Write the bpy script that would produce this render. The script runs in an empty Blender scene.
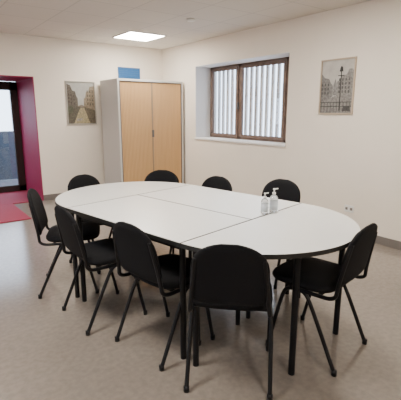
import bpy, bmesh, math, random
from mathutils import Vector, Matrix
random.seed(3)
D=bpy.data; C=bpy.context
ROOT=C.scene.collection
# ---------- materials ----------
def mat(name,col,rough=0.6,metal=0.0,noise=0.0,scale=20,bump=0.0,spec=0.5,emit=None,estr=0,trans=0.0,alpha=1.0):
    m=D.materials.new(name); m.use_nodes=True
    nt=m.node_tree; b=nt.nodes['Principled BSDF']
    b.inputs['Base Color'].default_value=(*col,1); b.inputs['Roughness'].default_value=rough
    b.inputs['Metallic'].default_value=metal
    b.inputs['Specular IOR Level'].default_value=spec
    if trans: b.inputs['Transmission Weight'].default_value=trans
    if emit: b.inputs['Emission Color'].default_value=(*emit,1); b.inputs['Emission Strength'].default_value=estr
    tc=nt.nodes.new('ShaderNodeTexCoord'); n=nt.nodes.new('ShaderNodeTexNoise')
    n.inputs['Scale'].default_value=scale; n.inputs['Detail'].default_value=4
    nt.links.new(tc.outputs['Object'],n.inputs['Vector'])
    if noise>0:
        r=nt.nodes.new('ShaderNodeValToRGB')
        r.color_ramp.elements[0].position=.3; r.color_ramp.elements[1].position=.7
        r.color_ramp.elements[0].color=(*[c*(1-noise) for c in col],1)
        r.color_ramp.elements[1].color=(*[min(1,c*(1+noise)) for c in col],1)
        nt.links.new(n.outputs['Fac'],r.inputs['Fac']); nt.links.new(r.outputs['Color'],b.inputs['Base Color'])
    if bump>0:
        bp=nt.nodes.new('ShaderNodeBump'); bp.inputs['Strength'].default_value=bump; bp.inputs['Distance'].default_value=.003
        nt.links.new(n.outputs['Fac'],bp.inputs['Height']); nt.links.new(bp.outputs['Normal'],b.inputs['Normal'])
    return m
M_wall=mat('wall_paint',(0.86,0.785,0.695),.8,noise=.015,scale=3,bump=.1)
M_ceilbase=(0.68,0.635,0.58)
M_reveal=mat('reveal_paint',(0.80,0.79,0.79),.7)
M_mag=mat('magenta_paint',(0.31,0.007,0.065),.6,noise=.05)
M_redmat=mat('red_floor',(0.27,0.007,0.035),.7,noise=.15,scale=60)
M_black=mat('black_fabric',(0.007,0.007,0.009),.8,noise=.3,scale=300,bump=.3,spec=.2)
M_tube=mat('black_tube',(0.005,0.005,0.007),.45,spec=.3)
M_tabletop=mat('white_laminate',(0.80,0.81,0.81),.25,noise=.01)
M_edge=mat('black_edge',(0.012,0.012,0.012),.5)
M_base=mat('baseboard_grey',(0.17,0.15,0.14),.5)
M_darkfr=mat('dark_frame',(0.025,0.017,0.015),.5)
M_brown=mat('brown_wood',(0.15,0.10,0.08),.5,noise=.2,scale=12)
M_slat=mat('slat_grey',(0.50,0.49,0.49),.7,noise=.1)
M_grey=mat('cabinet_grey',(0.58,0.57,0.55),.45)
M_greyd=mat('cabinet_dark',(0.12,0.11,0.11),.5)
M_white=mat('white_plastic',(0.8,0.8,0.78),.4)
M_blue=mat('blue_panel',(0.03,0.13,0.33),.4)
M_silver=mat('frame_alu',(0.45,0.43,0.40),.35,metal=.6)
M_beech=mat('frame_beech',(0.50,0.40,0.30),.5)
M_glow=mat('light_panel',(1,1,1),.5,emit=(1,.925,.81),estr=56)
def glass(name):
    m=D.materials.new(name); m.use_nodes=True; nt=m.node_tree
    nt.nodes.remove(nt.nodes['Principled BSDF']); o=nt.nodes['Material Output']
    t=nt.nodes.new('ShaderNodeBsdfTransparent'); g=nt.nodes.new('ShaderNodeBsdfGlossy'); g.inputs['Roughness'].default_value=.03
    mx=nt.nodes.new('ShaderNodeMixShader'); mx.inputs[0].default_value=.07
    nt.links.new(t.outputs[0],mx.inputs[1]); nt.links.new(g.outputs[0],mx.inputs[2]); nt.links.new(mx.outputs[0],o.inputs[0]); return m
M_glass=glass('glass_pane')
def bottle_mat():
    m=mat('clear_plastic',(0.85,0.88,0.9),.12,trans=.75); return m
M_bottle=bottle_mat()
M_label=mat('label',(0.55,0.60,0.66),.5)
# floor
def floor_mat():
    m=D.materials.new('vinyl_floor'); m.use_nodes=True; nt=m.node_tree; b=nt.nodes['Principled BSDF']
    tc=nt.nodes.new('ShaderNodeTexCoord')
    n1=nt.nodes.new('ShaderNodeTexNoise'); n1.inputs['Scale'].default_value=1.2; n1.inputs['Detail'].default_value=5
    n2=nt.nodes.new('ShaderNodeTexNoise'); n2.inputs['Scale'].default_value=30; n2.inputs['Detail'].default_value=4
    r1=nt.nodes.new('ShaderNodeValToRGB'); r1.color_ramp.elements[0].position=.3; r1.color_ramp.elements[1].position=.75
    r1.color_ramp.elements[0].color=(0.240,0.207,0.180,1); r1.color_ramp.elements[1].color=(0.282,0.244,0.214,1)
    r2=nt.nodes.new('ShaderNodeValToRGB'); r2.color_ramp.elements[0].position=.35; r2.color_ramp.elements[1].position=.65
    r2.color_ramp.elements[0].color=(.9,.9,.9,1); r2.color_ramp.elements[1].color=(1.06,1.06,1.06,1)
    mx=nt.nodes.new('ShaderNodeMix'); mx.data_type='RGBA'; mx.blend_type='MULTIPLY'; mx.inputs[0].default_value=1
    nt.links.new(tc.outputs['Object'],n1.inputs['Vector']); nt.links.new(tc.outputs['Object'],n2.inputs['Vector'])
    nt.links.new(n1.outputs['Fac'],r1.inputs['Fac']); nt.links.new(n2.outputs['Fac'],r2.inputs['Fac'])
    nt.links.new(r1.outputs['Color'],mx.inputs[6]); nt.links.new(r2.outputs['Color'],mx.inputs[7])
    nt.links.new(mx.outputs[2],b.inputs['Base Color']); b.inputs['Roughness'].default_value=.17
    b.inputs['Specular IOR Level'].default_value=.8
    return m
def ceil_mat():
    m=D.materials.new('ceiling_tiles'); m.use_nodes=True; nt=m.node_tree; b=nt.nodes['Principled BSDF']
    tc=nt.nodes.new('ShaderNodeTexCoord'); br=nt.nodes.new('ShaderNodeTexBrick')
    br.offset=0; br.inputs['Scale'].default_value=1; br.inputs['Brick Width'].default_value=.6; br.inputs['Row Height'].default_value=.6
    br.inputs['Mortar Size'].default_value=.008; c=M_ceilbase
    br.inputs['Color1'].default_value=(*c,1); br.inputs['Color2'].default_value=(c[0]*.97,c[1]*.97,c[2]*.97,1)
    br.inputs['Mortar'].default_value=(c[0]*.8,c[1]*.8,c[2]*.8,1)
    nt.links.new(tc.outputs['Object'],br.inputs['Vector']); nt.links.new(br.outputs['Color'],b.inputs['Base Color'])
    b.inputs['Roughness'].default_value=.85; return m
def tambour_mat():
    m=D.materials.new('tambour_beech'); m.use_nodes=True; nt=m.node_tree; b=nt.nodes['Principled BSDF']
    tc=nt.nodes.new('ShaderNodeTexCoord'); mp=nt.nodes.new('ShaderNodeMapping'); mp.inputs['Scale'].default_value=(30,30,1.5)
    n=nt.nodes.new('ShaderNodeTexNoise'); n.inputs['Scale'].default_value=1
    r=nt.nodes.new('ShaderNodeValToRGB'); r.color_ramp.elements[0].color=(0.57,0.34,0.15,1); r.color_ramp.elements[1].color=(0.66,0.41,0.19,1)
    nt.links.new(tc.outputs['Object'],mp.inputs[0]); nt.links.new(mp.outputs[0],n.inputs['Vector'])
    nt.links.new(n.outputs['Fac'],r.inputs['Fac']); nt.links.new(r.outputs['Color'],b.inputs['Base Color'])
    b.inputs['Roughness'].default_value=.5; return m
M_floor=floor_mat(); M_ceil=ceil_mat(); M_tamb=tambour_mat()
# ---------- helpers ----------
def obj(name,bm,m,parent=None,smooth=False,bevel=0,loc=None,seg=2):
    me=D.meshes.new(name); bmesh.ops.recalc_face_normals(bm,faces=bm.faces[:]); bm.to_mesh(me); bm.free()
    o=D.objects.new(name,me); ROOT.objects.link(o); me.materials.append(m)
    if smooth:
        for p in me.polygons:p.use_smooth=True
    if bevel:
        b=o.modifiers.new('bevel','BEVEL'); b.width=bevel; b.segments=seg; b.limit_method='ANGLE'
    if parent: o.parent=parent
    if loc: o.location=loc
    return o
def addbox(bm,a,b):
    vs=[bm.verts.new((x,y,z)) for x in (a[0],b[0]) for y in (a[1],b[1]) for z in (a[2],b[2])]
    for f in ((0,1,3,2),(4,6,7,5),(0,4,5,1),(2,3,7,6),(0,2,6,4),(1,5,7,3)): bm.faces.new([vs[i] for i in f])
def boxes(name,lst,m,parent=None,bevel=0):
    bm=bmesh.new()
    for a,b in lst:addbox(bm,a,b)
    return obj(name,bm,m,parent,bevel=bevel)
def prism(name,pts,z0,z1,m,parent=None,bevel=0):
    bm=bmesh.new(); lo=[bm.verts.new((x,y,z0)) for x,y in pts]; hi=[bm.verts.new((x,y,z1)) for x,y in pts]
    bm.faces.new(lo[::-1]); bm.faces.new(hi); n=len(pts)
    for i in range(n): bm.faces.new([lo[i],lo[(i+1)%n],hi[(i+1)%n],hi[i]])
    return obj(name,bm,m,parent,bevel=bevel)
def empty(name,loc=(0,0,0),rz=0):
    e=D.objects.new(name,None); ROOT.objects.link(e); e.location=loc; e.rotation_euler=(0,0,rz); e.empty_display_size=.1; return e
def addtube(bm,pts,r,n=12,cap=True):
    pts=[Vector(p) for p in pts]; rings=[]
    up=Vector((1,0,0))
    for i,p in enumerate(pts):
        t=(pts[min(i+1,len(pts)-1)]-pts[max(i-1,0)]).normalized()
        ref=up if abs(t.dot(up))<.95 else Vector((0,1,0))
        a=t.cross(ref).normalized(); b=t.cross(a).normalized()
        rings.append([bm.verts.new(p+a*r*math.cos(2*math.pi*k/n)+b*r*math.sin(2*math.pi*k/n)) for k in range(n)])
    for i in range(len(rings)-1):
        for k in range(n): bm.faces.new([rings[i][k],rings[i][(k+1)%n],rings[i+1][(k+1)%n],rings[i+1][k]])
    if cap: bm.faces.new(rings[0]); bm.faces.new(rings[-1])
def smoothpath(pts,it=2):
    pts=[Vector(p) for p in pts]
    for _ in range(it):
        q=[pts[0]]
        for i in range(len(pts)-1):
            a,b=pts[i],pts[i+1]; q+= [a.lerp(b,.25),a.lerp(b,.75)]
        q.append(pts[-1]); pts=q
    return pts
def lathe(name,prof,m,parent,n=28):
    bm=bmesh.new(); rings=[]
    for r,z in prof: rings.append([bm.verts.new((r*math.cos(2*math.pi*k/n),r*math.sin(2*math.pi*k/n),z)) for k in range(n)])
    for i in range(len(rings)-1):
        for k in range(n): bm.faces.new([rings[i][k],rings[i][(k+1)%n],rings[i+1][(k+1)%n],rings[i+1][k]])
    bm.faces.new(rings[0]); bm.faces.new(rings[-1])
    return obj(name,bm,m,parent,smooth=True)
# ---------- room ----------
H=2.53; XL=-6.6; YB=-9.2
boxes('floor',[((XL-.2,YB-.2,-.1),(.4,1.3,0))],M_floor)
boxes('ceiling',[((XL-.2,YB-.2,H),(.4,1.3,H+.1))],M_ceil)
DX0,DX1,DZ=-3.95,-2.31,1.94
boxes('wall_left',[((XL-.2,0,0),(DX0,1.2,H)),((DX1,0,0),(.4,1.2,H)),((DX0,0,DZ),(DX1,1.2,H))],M_wall)
WY0,WY1,WZ0,WZ1=-3.06,-1.04,.96,2.15
bm=bmesh.new()
addbox(bm,(0,YB-.2,0),(.4,WY0,H)); addbox(bm,(0,WY1,0),(.4,0,H)); addbox(bm,(0,WY0,0),(.4,WY1,WZ0)); addbox(bm,(0,WY0,WZ1),(.4,WY1,H))
obj('wall_right',bm,M_wall)
boxes('wall_rear',[((XL,YB-.2,0),(0,YB,H))],M_wall)
boxes('wall_side',[((XL-.2,YB-.2,0),(XL,-5.0,H)),((XL-.2,-3.2,0),(XL,0,H)),((XL-.2,-5.0,0),(XL,-3.2,.95)),((XL-.2,-5.0,2.2),(XL,-3.2,H))],M_wall)  # unseen wall; its opening is added to let cool sky light in
w2=empty('added_light_window')  # unseen window, added for a cool light gradient from the left
boxes('frame',[((XL-.14,-5.0,.95),(XL-.08,-3.2,1.01)),((XL-.14,-5.0,2.14),(XL-.08,-3.2,2.2)),((XL-.14,-5.0,1.01),(XL-.08,-4.94,2.14)),((XL-.14,-3.26,1.01),(XL-.08,-3.2,2.14)),((XL-.14,-4.14,1.01),(XL-.08,-4.06,2.14))],M_brown,w2)
boxes('pane',[((XL-.115,-4.94,1.01),(XL-.11,-4.14,2.14)),((XL-.115,-4.06,1.01),(XL-.11,-3.26,2.14))],M_glass,w2)
boxes('baseboard_right',[((-.015,YB,0),(0,-.015,.09))],M_base,bevel=.003)
boxes('baseboard_left',[((DX1,-.015,0),(0,0,.09)),((XL,-.015,0),(DX0,0,.09))],M_base,bevel=.003)
# right window
w=empty('window_1')
boxes('reveal',[((.001,WY1-.008,WZ0),(.37,WY1-.0005,WZ1)),((.001,WY0,WZ1-.008),(.37,WY1,WZ1-.0005))],M_reveal,w)
boxes('sill',[((-.02,WY0+.001,WZ0),(.37,WY1-.001,WZ0+.025))],M_reveal,w,bevel=.004)
prism('splayed_reveal',[(.001,WY0+.001),(.37,WY0+.001),(.37,-2.80)],WZ0+.02,WZ1-.001,M_reveal,w)
fx0,fx1=.31,.37
z0,z1=WZ0+.025,WZ1-.008
fr=[]
fr+=[((fx0,-2.82,z0),(fx1,WY1-.008,z0+.045)),((fx0,-2.82,z1-.045),(fx1,WY1-.008,z1))]
for yc,wd in ((WY1-.03,.045),(-1.80,.07),(-2.78,.07)): fr.append(((fx0,yc-wd/2,z0),(fx1,yc+wd/2,z1)))
boxes('frame',fr,M_brown,w,bevel=.006)
sash=[]
for a,b in ((-1.775,-1.085),(-2.755,-1.825)):
    t=.045; x0,x1=.295,.33
    sash+=[((x0,a,z0+.03),(x1,b,z0+.03+t)),((x0,a,z1-.03-t),(x1,b,z1-.03)),((x0,a,z0+.075),(x1,a+t,z1-.075)),((x0,b-t,z0+.075),(x1,b,z1-.075))]
boxes('sash',sash,M_brown,w,bevel=.004)
boxes('handle',[((.26,-1.81,1.45),(.295,-1.79,1.56))],M_greyd,w,bevel=.004)
boxes('pane',[((.345,-2.8,z0),(.349,WY1-.01,z1))],M_glass,w)
sl=empty('window_slats')
L=[]
y=-3.6
while y<-.3:
    L.append(((.50,y,.7),(.53,y+.05,2.5))); y+=.115
L+=[((.53,-3.6,.75),(.56,-.3,.81)),((.53,-3.6,2.3),(.56,-.3,2.36))]
boxes('bars',L,M_slat,sl)
boxes('bracket',[((.4,-3.5,.77),(.53,-3.44,.80)),((.4,-.6,.77),(.53,-.54,.80))],M_slat,sl)
# door niche
d=empty('door_1')
boxes('niche_lining',[((DX1-.012,-.004,0),(DX1,1.1,DZ)),((DX0,-.004,0),(DX0+.012,1.1,DZ)),((DX0,-.004,DZ-.012),(DX1,1.1,DZ))],M_mag,d)
boxes('niche_floor',[((DX0+.013,0.0,0),(DX1-.013,1.1,.012))],M_redmat,d)
dy0,dy1=1.04,1.11
a,b=DX0+.012,DX1-.012
fr=[((a,dy0,0),(a+.09,dy1,DZ-.02)),((b-.12,dy0,0),(b,dy1,DZ-.02)),((a,dy0,DZ-.16),(b,dy1,DZ-.02)),((a,dy0,0.012),(b,dy1,.12)),((b-.85,dy0,0),(b-.75,dy1,DZ-.02))]
boxes('door_frame',fr,M_darkfr,d,bevel=.004)
boxes('door_glass',[((a,1.08,.05),(b,1.084,DZ-.1))],M_glass,d)
fe=empty('courtyard_fence')
M_fence=mat('fence_blue_grey',(0.055,0.075,0.11),.7,noise=.2)
boxes('boards',[((-8,2.6,.0+.17*i),(2,2.64,.168+.17*i)) for i in range(6)],M_fence,fe)
boxes('posts',[((-7.5+1.5*i,2.64,0),(-7.42+1.5*i,2.72,1.02)) for i in range(7)],M_fence,fe)
boxes('courtyard_ground',[((-14,1.3,-.12),(6,10,-.02))],mat('asphalt',(0.12,0.13,0.15),.9,noise=.2))
boxes('red_doormat',[((-4.2,-1.1,0),(-2.78,-.002,.012))],M_redmat,bevel=.003)
# ceiling lights
for (x,y) in ((-.98,-.95),(-1.5,-4.3),(-3.9,-1.9),(-3.9,-4.6),(-3.2,-7.4)):
    l=empty('ceiling_light',(x,y,H))
    boxes('diffuser',[((-.28,-.28,-.012),(.28,.28,-.006))],M_glow,l)
    boxes('rim',[((-.3,-.3,-.014),(-.28,.3,0)),((.28,-.3,-.014),(.3,.3,0)),((-.28,-.3,-.014),(.28,-.28,0)),((-.28,.28,-.014),(.28,.3,0))],M_white,l)
s=lathe('smoke_detector',[(.05,0),(.055,-.012),(.045,-.025),(.02,-.028)],M_white,None); s.location=(-1.0,-2.33,H)
# cabinet
cb=empty('tambour_cabinet')
x0,x1,y0,y1,hh=-1.27,-.045,-.74,-.08,1.92
boxes('carcass',[((x0,y0,.06),(x0+.03,y1,hh)),((x1-.03,y0,.06),(x1,y1,hh)),((x0+.03,y0,hh-.035),(x1-.03,y1,hh)),((x0+.03,y0,.06),(x1-.03,y1,.1)),((x0+.03,y1-.02,.1),(x1-.03,y1,hh-.035))],M_grey,cb,bevel=.003)
boxes('plinth',[((x0+.02,y0+.03,0),(x1-.02,y1-.02,.06))],M_greyd,cb)
mid=(x0+x1)/2
L=[];n=22
for k,(a,b) in enumerate(((x0+.045,mid-.012),(mid+.012,x1-.045))):
    st=(b-a)/n
    for i in range(n): L.append(((a+i*st+.001,y0+.012,.105),(a+(i+1)*st-.001,y0+.028,hh-.045)))
boxes('tambour_doors',L,M_tamb,cb,bevel=.002)
boxes('door_liner',[((x0+.03,y0+.022,.1),(x1-.03,y0+.034,hh-.035))],mat('liner',(0.42,.28,.16),.7),cb)
boxes('handles',[((mid-.012,y0+.004,.1),(mid+.012,y0+.02,hh-.04))],mat('handle_strip',(0.35,.25,.16),.5),cb,bevel=.003)
boxes('lock',[((mid-.02,y0-.006,1.0),(mid+.02,y0+.006,1.12))],M_greyd,cb,bevel=.003)
boxes('guide_strip',[((x0+.03,y0+.002,.1),(x0+.044,y0+.03,hh-.035)),((x1-.044,y0+.002,.1),(x1-.03,y0+.03,hh-.035)),((x0+.03,y0+.006,hh-.044),(x1-.03,y0+.03,hh-.035))],M_greyd,cb)
# blue vent
v=empty('ventilation_grille')
boxes('vent_frame',[((-.90,-.02,1.84),(-.88,0,2.17)),((-.50,-.02,1.84),(-.48,0,2.17)),((-.88,-.02,2.15),(-.5,0,2.17)),((-.88,-.02,1.84),(-.5,0,1.86))],M_blue,v)
boxes('vent_slats',[((-.88,-.014,1.87+.035*i),(-.5,-.004,1.895+.035*i)) for i in range(8)],M_blue,v)
boxes('vent_back',[((-.88,-.004,1.86),(-.5,-.0005,2.15))],M_blue,v)
# outlet
o_=empty('wall_outlet')
boxes('plate',[((-.012,-4.13,.28),(0,-4.01,.36))],M_white,o_,bevel=.004)
boxes('sockets',[((-.014,-4.115,.305),(-.011,-4.085,.335)),((-.014,-4.055,.305),(-.011,-4.025,.335))],M_base,o_)
# pictures
def picture(name,axis,pos,w_,h_,z0,fm,patches):
    p=empty(name)
    def bx(u0,u1,a,b,o0,o1):
        if axis=='L': return ((pos+u0,-o1,z0+a),(pos+u1,-o0,z0+b))
        return ((-o1,pos-u1,z0+a),(-o0,pos-u0,z0+b))
    t=.014
    boxes('picture_frame',[bx(0,w_,0,t,0,.02),bx(0,w_,h_-t,h_,0,.02),bx(0,t,t,h_-t,0,.02),bx(w_-t,w_,t,h_-t,0,.02)],fm,p)
    for i,(nm,col,poly) in enumerate(patches):
        bm=bmesh.new(); o=.005+.0004*i
        vs=[]
        for (u,vv) in poly:
            uu=t+u*(w_-2*t); zz=z0+t+vv*(h_-2*t)
            vs.append(bm.verts.new((pos+uu,-o,zz) if axis=='L' else (-o,pos-uu,zz)))
        bm.faces.new(vs)
        obj(nm,bm,mat(nm+'_ink',col,.4,noise=.1 if 'sky' in nm else .35,scale=12 if 'sky' in nm else 45),p)
S=lambda a,b,c,d_:[(a,b),(c,b),(c,d_),(a,d_)]
wl=[('pane_l%d%d'%(i,j),(0.06,0.05,0.045),S(.04+.09*i,.50+.09*j-.02*i,.08+.09*i,.55+.09*j-.02*i)) for i in range(3) for j in range(3)]
wr=[('pane_r%d%d'%(i,j),(0.10,0.085,0.07),S(.72+.09*i,.45+.10*j,.76+.09*i,.51+.10*j)) for i in range(3) for j in range(4)]
picture('picture_canal','L',-1.83,.49,.69,1.21,M_silver,[
 ('sky_print',(0.38,0.38,0.36),S(0,0,1,1)),
 ('houses_left',(0.11,0.095,0.08),[(0,.25),(.38,.36),(.38,.62),(.33,.68),(.30,.78),(.2,.80),(.14,.92),(0,.96)]),
 ('houses_right',(0.23,0.185,0.13),[(.60,.38),(1,.25),(1,.92),(.84,.90),(.78,.78),(.70,.78),(.66,.64),(.60,.60)]),
 ('bridge',(0.17,0.14,0.11),[(.34,.36),(.66,.36),(.66,.42),(.5,.46),(.34,.42)]),
 ('canal_water',(0.33,0.28,0.17),[(0.12,0),(.92,0),(.6,.38),(.42,.38)]),
 ('bank',(0.09,0.08,0.06),[(0,0),(.2,0),(.46,.40),(.36,.42),(0,.3)]),
 ('bank_right',(0.12,0.10,0.07),[(.8,0),(1,0),(1,.32),(.58,.42)]),
 ('tree',(0.07,0.075,0.05),[(.0,.22),(.16,.26),(.22,.36),(.15,.44),(.04,.42),(0,.36)]),
 ('boat',(0.30,0.27,0.25),[(.30,.06),(.50,.08),(.52,.13),(.32,.12)])]+wl+wr)
win=[('win%d%d'%(i,j),(0.09,0.09,0.09),S(.56+.1*i,.38+.075*j,.60+.1*i,.43+.075*j)) for i in range(4) for j in range(4)]
win+=[('winl%d%d'%(i,j),(0.08,0.08,0.08),S(.03+.1*i,.36+.08*j,.07+.1*i,.41+.08*j)) for i in range(3) for j in range(3)]
picture('picture_street','R',-3.565,.45,.61,1.385,M_beech,[
 ('sky_print2',(0.48,0.46,0.43),S(0,0,1,1)),
 ('buildings',(0.19,0.185,0.18),[(0,.2),(.38,.32),(.38,.52),(.30,.58),(.24,.66),(.10,.68),(0,.76)]),
 ('buildings_far',(0.24,0.23,0.22),[(.50,.32),(1,.26),(1,.76),(.94,.82),(.84,.82),(.78,.72),(.62,.70),(.56,.62),(.50,.60)]),
 ('dome',(0.22,0.215,0.21),[(.39,.34),(.50,.34),(.50,.54),(.47,.60),(.445,.66),(.42,.60),(.39,.54)]),
 ('street',(0.23,0.22,0.21),[(0,0),(1,0),(1,.28),(.5,.34),(0,.22)]),
 ('railing',(0.06,0.06,0.06),S(0,.12,1,.135)),
 ('railing_top',(0.06,0.06,0.06),S(0,.20,1,.215)),
 ('lamp',(0.03,0.03,0.03),S(.60,.05,.63,.80)),
 ('lamp_head',(0.03,0.03,0.03),[(.56,.78),(.67,.78),(.655,.85),(.615,.89),(.575,.85)]),
 ('lamp_arm',(0.03,0.03,0.03),S(.52,.70,.71,.715)),
 ('car',(0.07,0.07,0.07),[(.70,.04),(.96,.04),(.92,.12),(.74,.12)])]+win+[('rail%d'%i,(0.06,0.06,0.06),S(.05+.1*i,.02,.065+.1*i,.2)) for i in range(10)])
# ---------- table ----------
T=empty('conference_table',(-2.42,-4.275,0),-math.radians(169.3))
R=.65; HL=.585; TZ=.735
def racehalf(sign,inset):
    pts=[]
    for k in range(41):
        a=math.pi*k/40; pts.append(((R-inset)*math.cos(a),sign*(HL+inset+(R-inset)*math.sin(a))))
    if sign<0: pts=pts[::-1]
    return pts
def top(nm,fn):
    prism(nm+'_edge',fn(.0015),TZ-.026,TZ-.0012,M_edge,T)
    prism(nm+'_top',fn(.0065),TZ-.0012,TZ,M_tabletop,T)
top('half_round_near',lambda i:racehalf(1,i)); top('half_round_far',lambda i:racehalf(-1,i))
top('panel_a',lambda i:[(i,-HL+i),(R-i,-HL+i),(R-i,HL-i),(i,HL-i)])
top('panel_b',lambda i:[(-R+i,-HL+i),(-i,-HL+i),(-i,HL-i),(-R+i,HL-i)])
bm=bmesh.new()
LX,LY,LH,AX,AY=.58,.535,.635,.28,1.075
legs=[]
for sx in (1,-1):
    for sy in (1,-1):
        legs+= [(sx*LX,sy*LY),(sx*LX,sy*LH),(sx*AX,sy*AY),(sx*.06,sy*LY)]
for (x,y) in legs: addtube(bm,[(x,y,0),(x,y,.012),(x,y,TZ-.026)],.018 if abs(x)>.1 else .016,14)
o=obj('legs',bm,M_tube,T,smooth=True); em=o.modifiers.new('es','EDGE_SPLIT')
L=[]
for sx in (1,-1):
    for k in (.06,LX): L.append(((sx*k-.012,-LY,TZ-.066),(sx*k+.012,LY,TZ-.026)))
    for sy in (1,-1):
        a,b=sorted((sx*.06,sx*LX)); L.append(((a,sy*LY-.012,TZ-.066),(b,sy*LY+.012,TZ-.026)))
for sy in (1,-1):
    L.append(((-LX,sy*LH-.012,TZ-.066),(LX,sy*LH+.012,TZ-.026)))
    L.append(((-AX,sy*AY-.012,TZ-.066),(AX,sy*AY+.012,TZ-.026)))
    for sx in (1,-1):
        a,b=sorted((sy*LH,sy*AY)); L.append(((sx*AX-.012,a,TZ-.066),(sx*AX+.012,b,TZ-.026)))
boxes('apron',L,M_tube,T)
# ---------- chairs ----------
def back_mesh():
    bm=bmesh.new(); nx,nz=16,14; th=.028
    def half(v):
        if v<.12: s=.160+.03*math.sin(v/.12*math.pi/2)
        elif v<.5: s=.190+.005*math.sin((v-.12)/.38*math.pi)
        else:
            q=(v-.5)/.5; s=.190*math.sqrt(max(0,1-q**2.6))
        return max(s,.0)
    def surf(u,v):
        hw=half(v); x=u*hw; zz=.49+.335*v
        yb=-.005 -.07*(v**1.2)+ .35*x*x
        return x,yb,zz
    F=[];B=[]
    vs=[0,.03,.07,.12,.2,.3,.4,.5,.6,.7,.78,.85,.9,.94,.97,.99]
    for v in vs:
        fr=[];bk=[]
        for i in range(nx+1):
            u=-1+2*i/nx; x,y,z=surf(u,v)
            edge=min(1,(1-abs(u))*6+.25)*min(1,(1-v)*8+.25)*min(1,v*10+.3)
            fr.append(bm.verts.new((x,y+th*.55*edge,z))); bk.append(bm.verts.new((x,y-th*.45*edge,z)))
        F.append(fr);B.append(bk)
    for j in range(len(vs)-1):
        for i in range(nx):
            bm.faces.new([F[j][i],F[j][i+1],F[j+1][i+1],F[j+1][i]]); bm.faces.new([B[j][i+1],B[j][i],B[j+1][i],B[j+1][i+1]])
        for i in (0,nx): bm.faces.new([F[j][i],B[j][i],B[j+1][i],F[j+1][i]])
    for j in (0,len(vs)-1):
        for i in range(nx): bm.faces.new([F[j][i],F[j][i+1],B[j][i+1],B[j][i]])
    return bm
def seat_mesh():
    bm=bmesh.new(); N=48; rings=[]
    def se(t,a,b,n=4):
        c,s=math.cos(t),math.sin(t); return a*math.copysign(abs(c)**(2/n),c), b*math.copysign(abs(s)**(2/n),s)
    for sc,z in ((.0,.435),(.9,.435),(.97,.44),(1,.450),(1,.462),(.97,.474),(.9,.480),(.6,.483),(.0,.482)):
        rings.append([bm.verts.new((se(2*math.pi*k/N,.215*max(sc,.02),.205*max(sc,.02))[0],.235+se(2*math.pi*k/N,.215*max(sc,.02),.205*max(sc,.02))[1],z)) for k in range(N)])
    for i in range(len(rings)-1):
        for k in range(N): bm.faces.new([rings[i][k],rings[i][(k+1)%N],rings[i+1][(k+1)%N],rings[i+1][k]])
    bm.faces.new(rings[0]); bm.faces.new(rings[-1]); return bm
def frame_mesh():
    bm=bmesh.new(); r=.0115
    for s in (1,-1):
        x=.190*s; xo=.212*s; xi=.2*s
        addtube(bm,smoothpath([(x*.85,-.05,.74),(x*.95,-.022,.60),(x,-.005,.50),(xi,.0,.425),(xi,.14,.424),(xi,.29,.424),(xo,.32,.36),(xo,.40,.012)],3),r,10)
        addtube(bm,smoothpath([(xi,.27,.424),(xi,.18,.424),(xo,.13,.36),(xo,-.03,.012)],3),r,10)
        addtube(bm,[(xo,.40,0),(xo,.40,.03)],.015,10); addtube(bm,[(xo,-.03,0),(xo,-.03,.03)],.015,10)
    addtube(bm,[(-.2,.28,.422),(.2,.28,.422)],.010,8); addtube(bm,[(-.2,.10,.422),(.2,.10,.422)],.010,8)
    return bm
def mk(bm,nm,m):
    bmesh.ops.recalc_face_normals(bm,faces=bm.faces[:]); me=D.meshes.new(nm); bm.to_mesh(me); bm.free(); me.materials.append(m)
    for p in me.polygons:p.use_smooth=True
    return me
mb=mk(back_mesh(),'backrest',M_black); ms=mk(seat_mesh(),'seat',M_black); mf=mk(frame_mesh(),'tube_frame',M_tube)
chairs=[(-3.235,-3.425,114),(-3.225,-4.12,88),(-3.06,-4.715,80),(-2.87,-5.285,45),(-2.115,-5.465,-10),
 (-2.69,-2.98,164.6),(-1.97,-3.15,226),(-1.78,-3.79,258),(-1.42,-4.27,256)]
for (x,y,hd) in chairs:
    c=empty('conference_chair',(x,y,0),-math.radians(hd))
    for nm,me in (('backrest',mb),('seat',ms),('tube_frame',mf)):
        o=D.objects.new(nm,me); ROOT.objects.link(o); o.parent=c
# ---------- bottles ----------
def bottle(name,x,y,hh,r):
    b=empty(name,(x,y,TZ))
    lathe('body',[(r*.9,0),(r,.006),(r,hh*.6),(r*.8,hh*.68),(r*.35,hh*.74),(r*.35,hh*.78)],M_bottle,b)
    lathe('label',[(r*1.02,.02),(r*1.02,hh*.5)],M_label,b)
    lathe('pump_cap',[(r*.42,hh*.76),(r*.42,hh*.84),(r*.15,hh*.85),(r*.15,hh*.95),(r*.3,hh*.95),(r*.3,hh)],M_white,b)
    boxes('nozzle',[((0,-.005,hh*.95),(r*1.3,.005,hh*.995))],M_white,b,bevel=.002)
bottle('sanitizer_bottle',-2.140,-4.793,.145,.025)
bottle('sanitizer_bottle',-2.052,-4.793,.165,.028)
# ---------- world ----------
W=D.worlds.new('World'); C.scene.world=W; W.use_nodes=True
bg=W.node_tree.nodes['Background']; bg.inputs[0].default_value=(.66,.80,1,1); bg.inputs[1].default_value=6.5
# ---------- camera ----------
cd=D.cameras.new('camera'); cam=D.objects.new('camera',cd); ROOT.objects.link(cam)
cam.location=(-4.06,-6.65,1.41); cam.rotation_euler=(math.radians(90-12.4),0,-math.radians(36.6))
cd.sensor_width=36; cd.lens=35.9; cd.clip_start=.05
C.scene.camera=cam
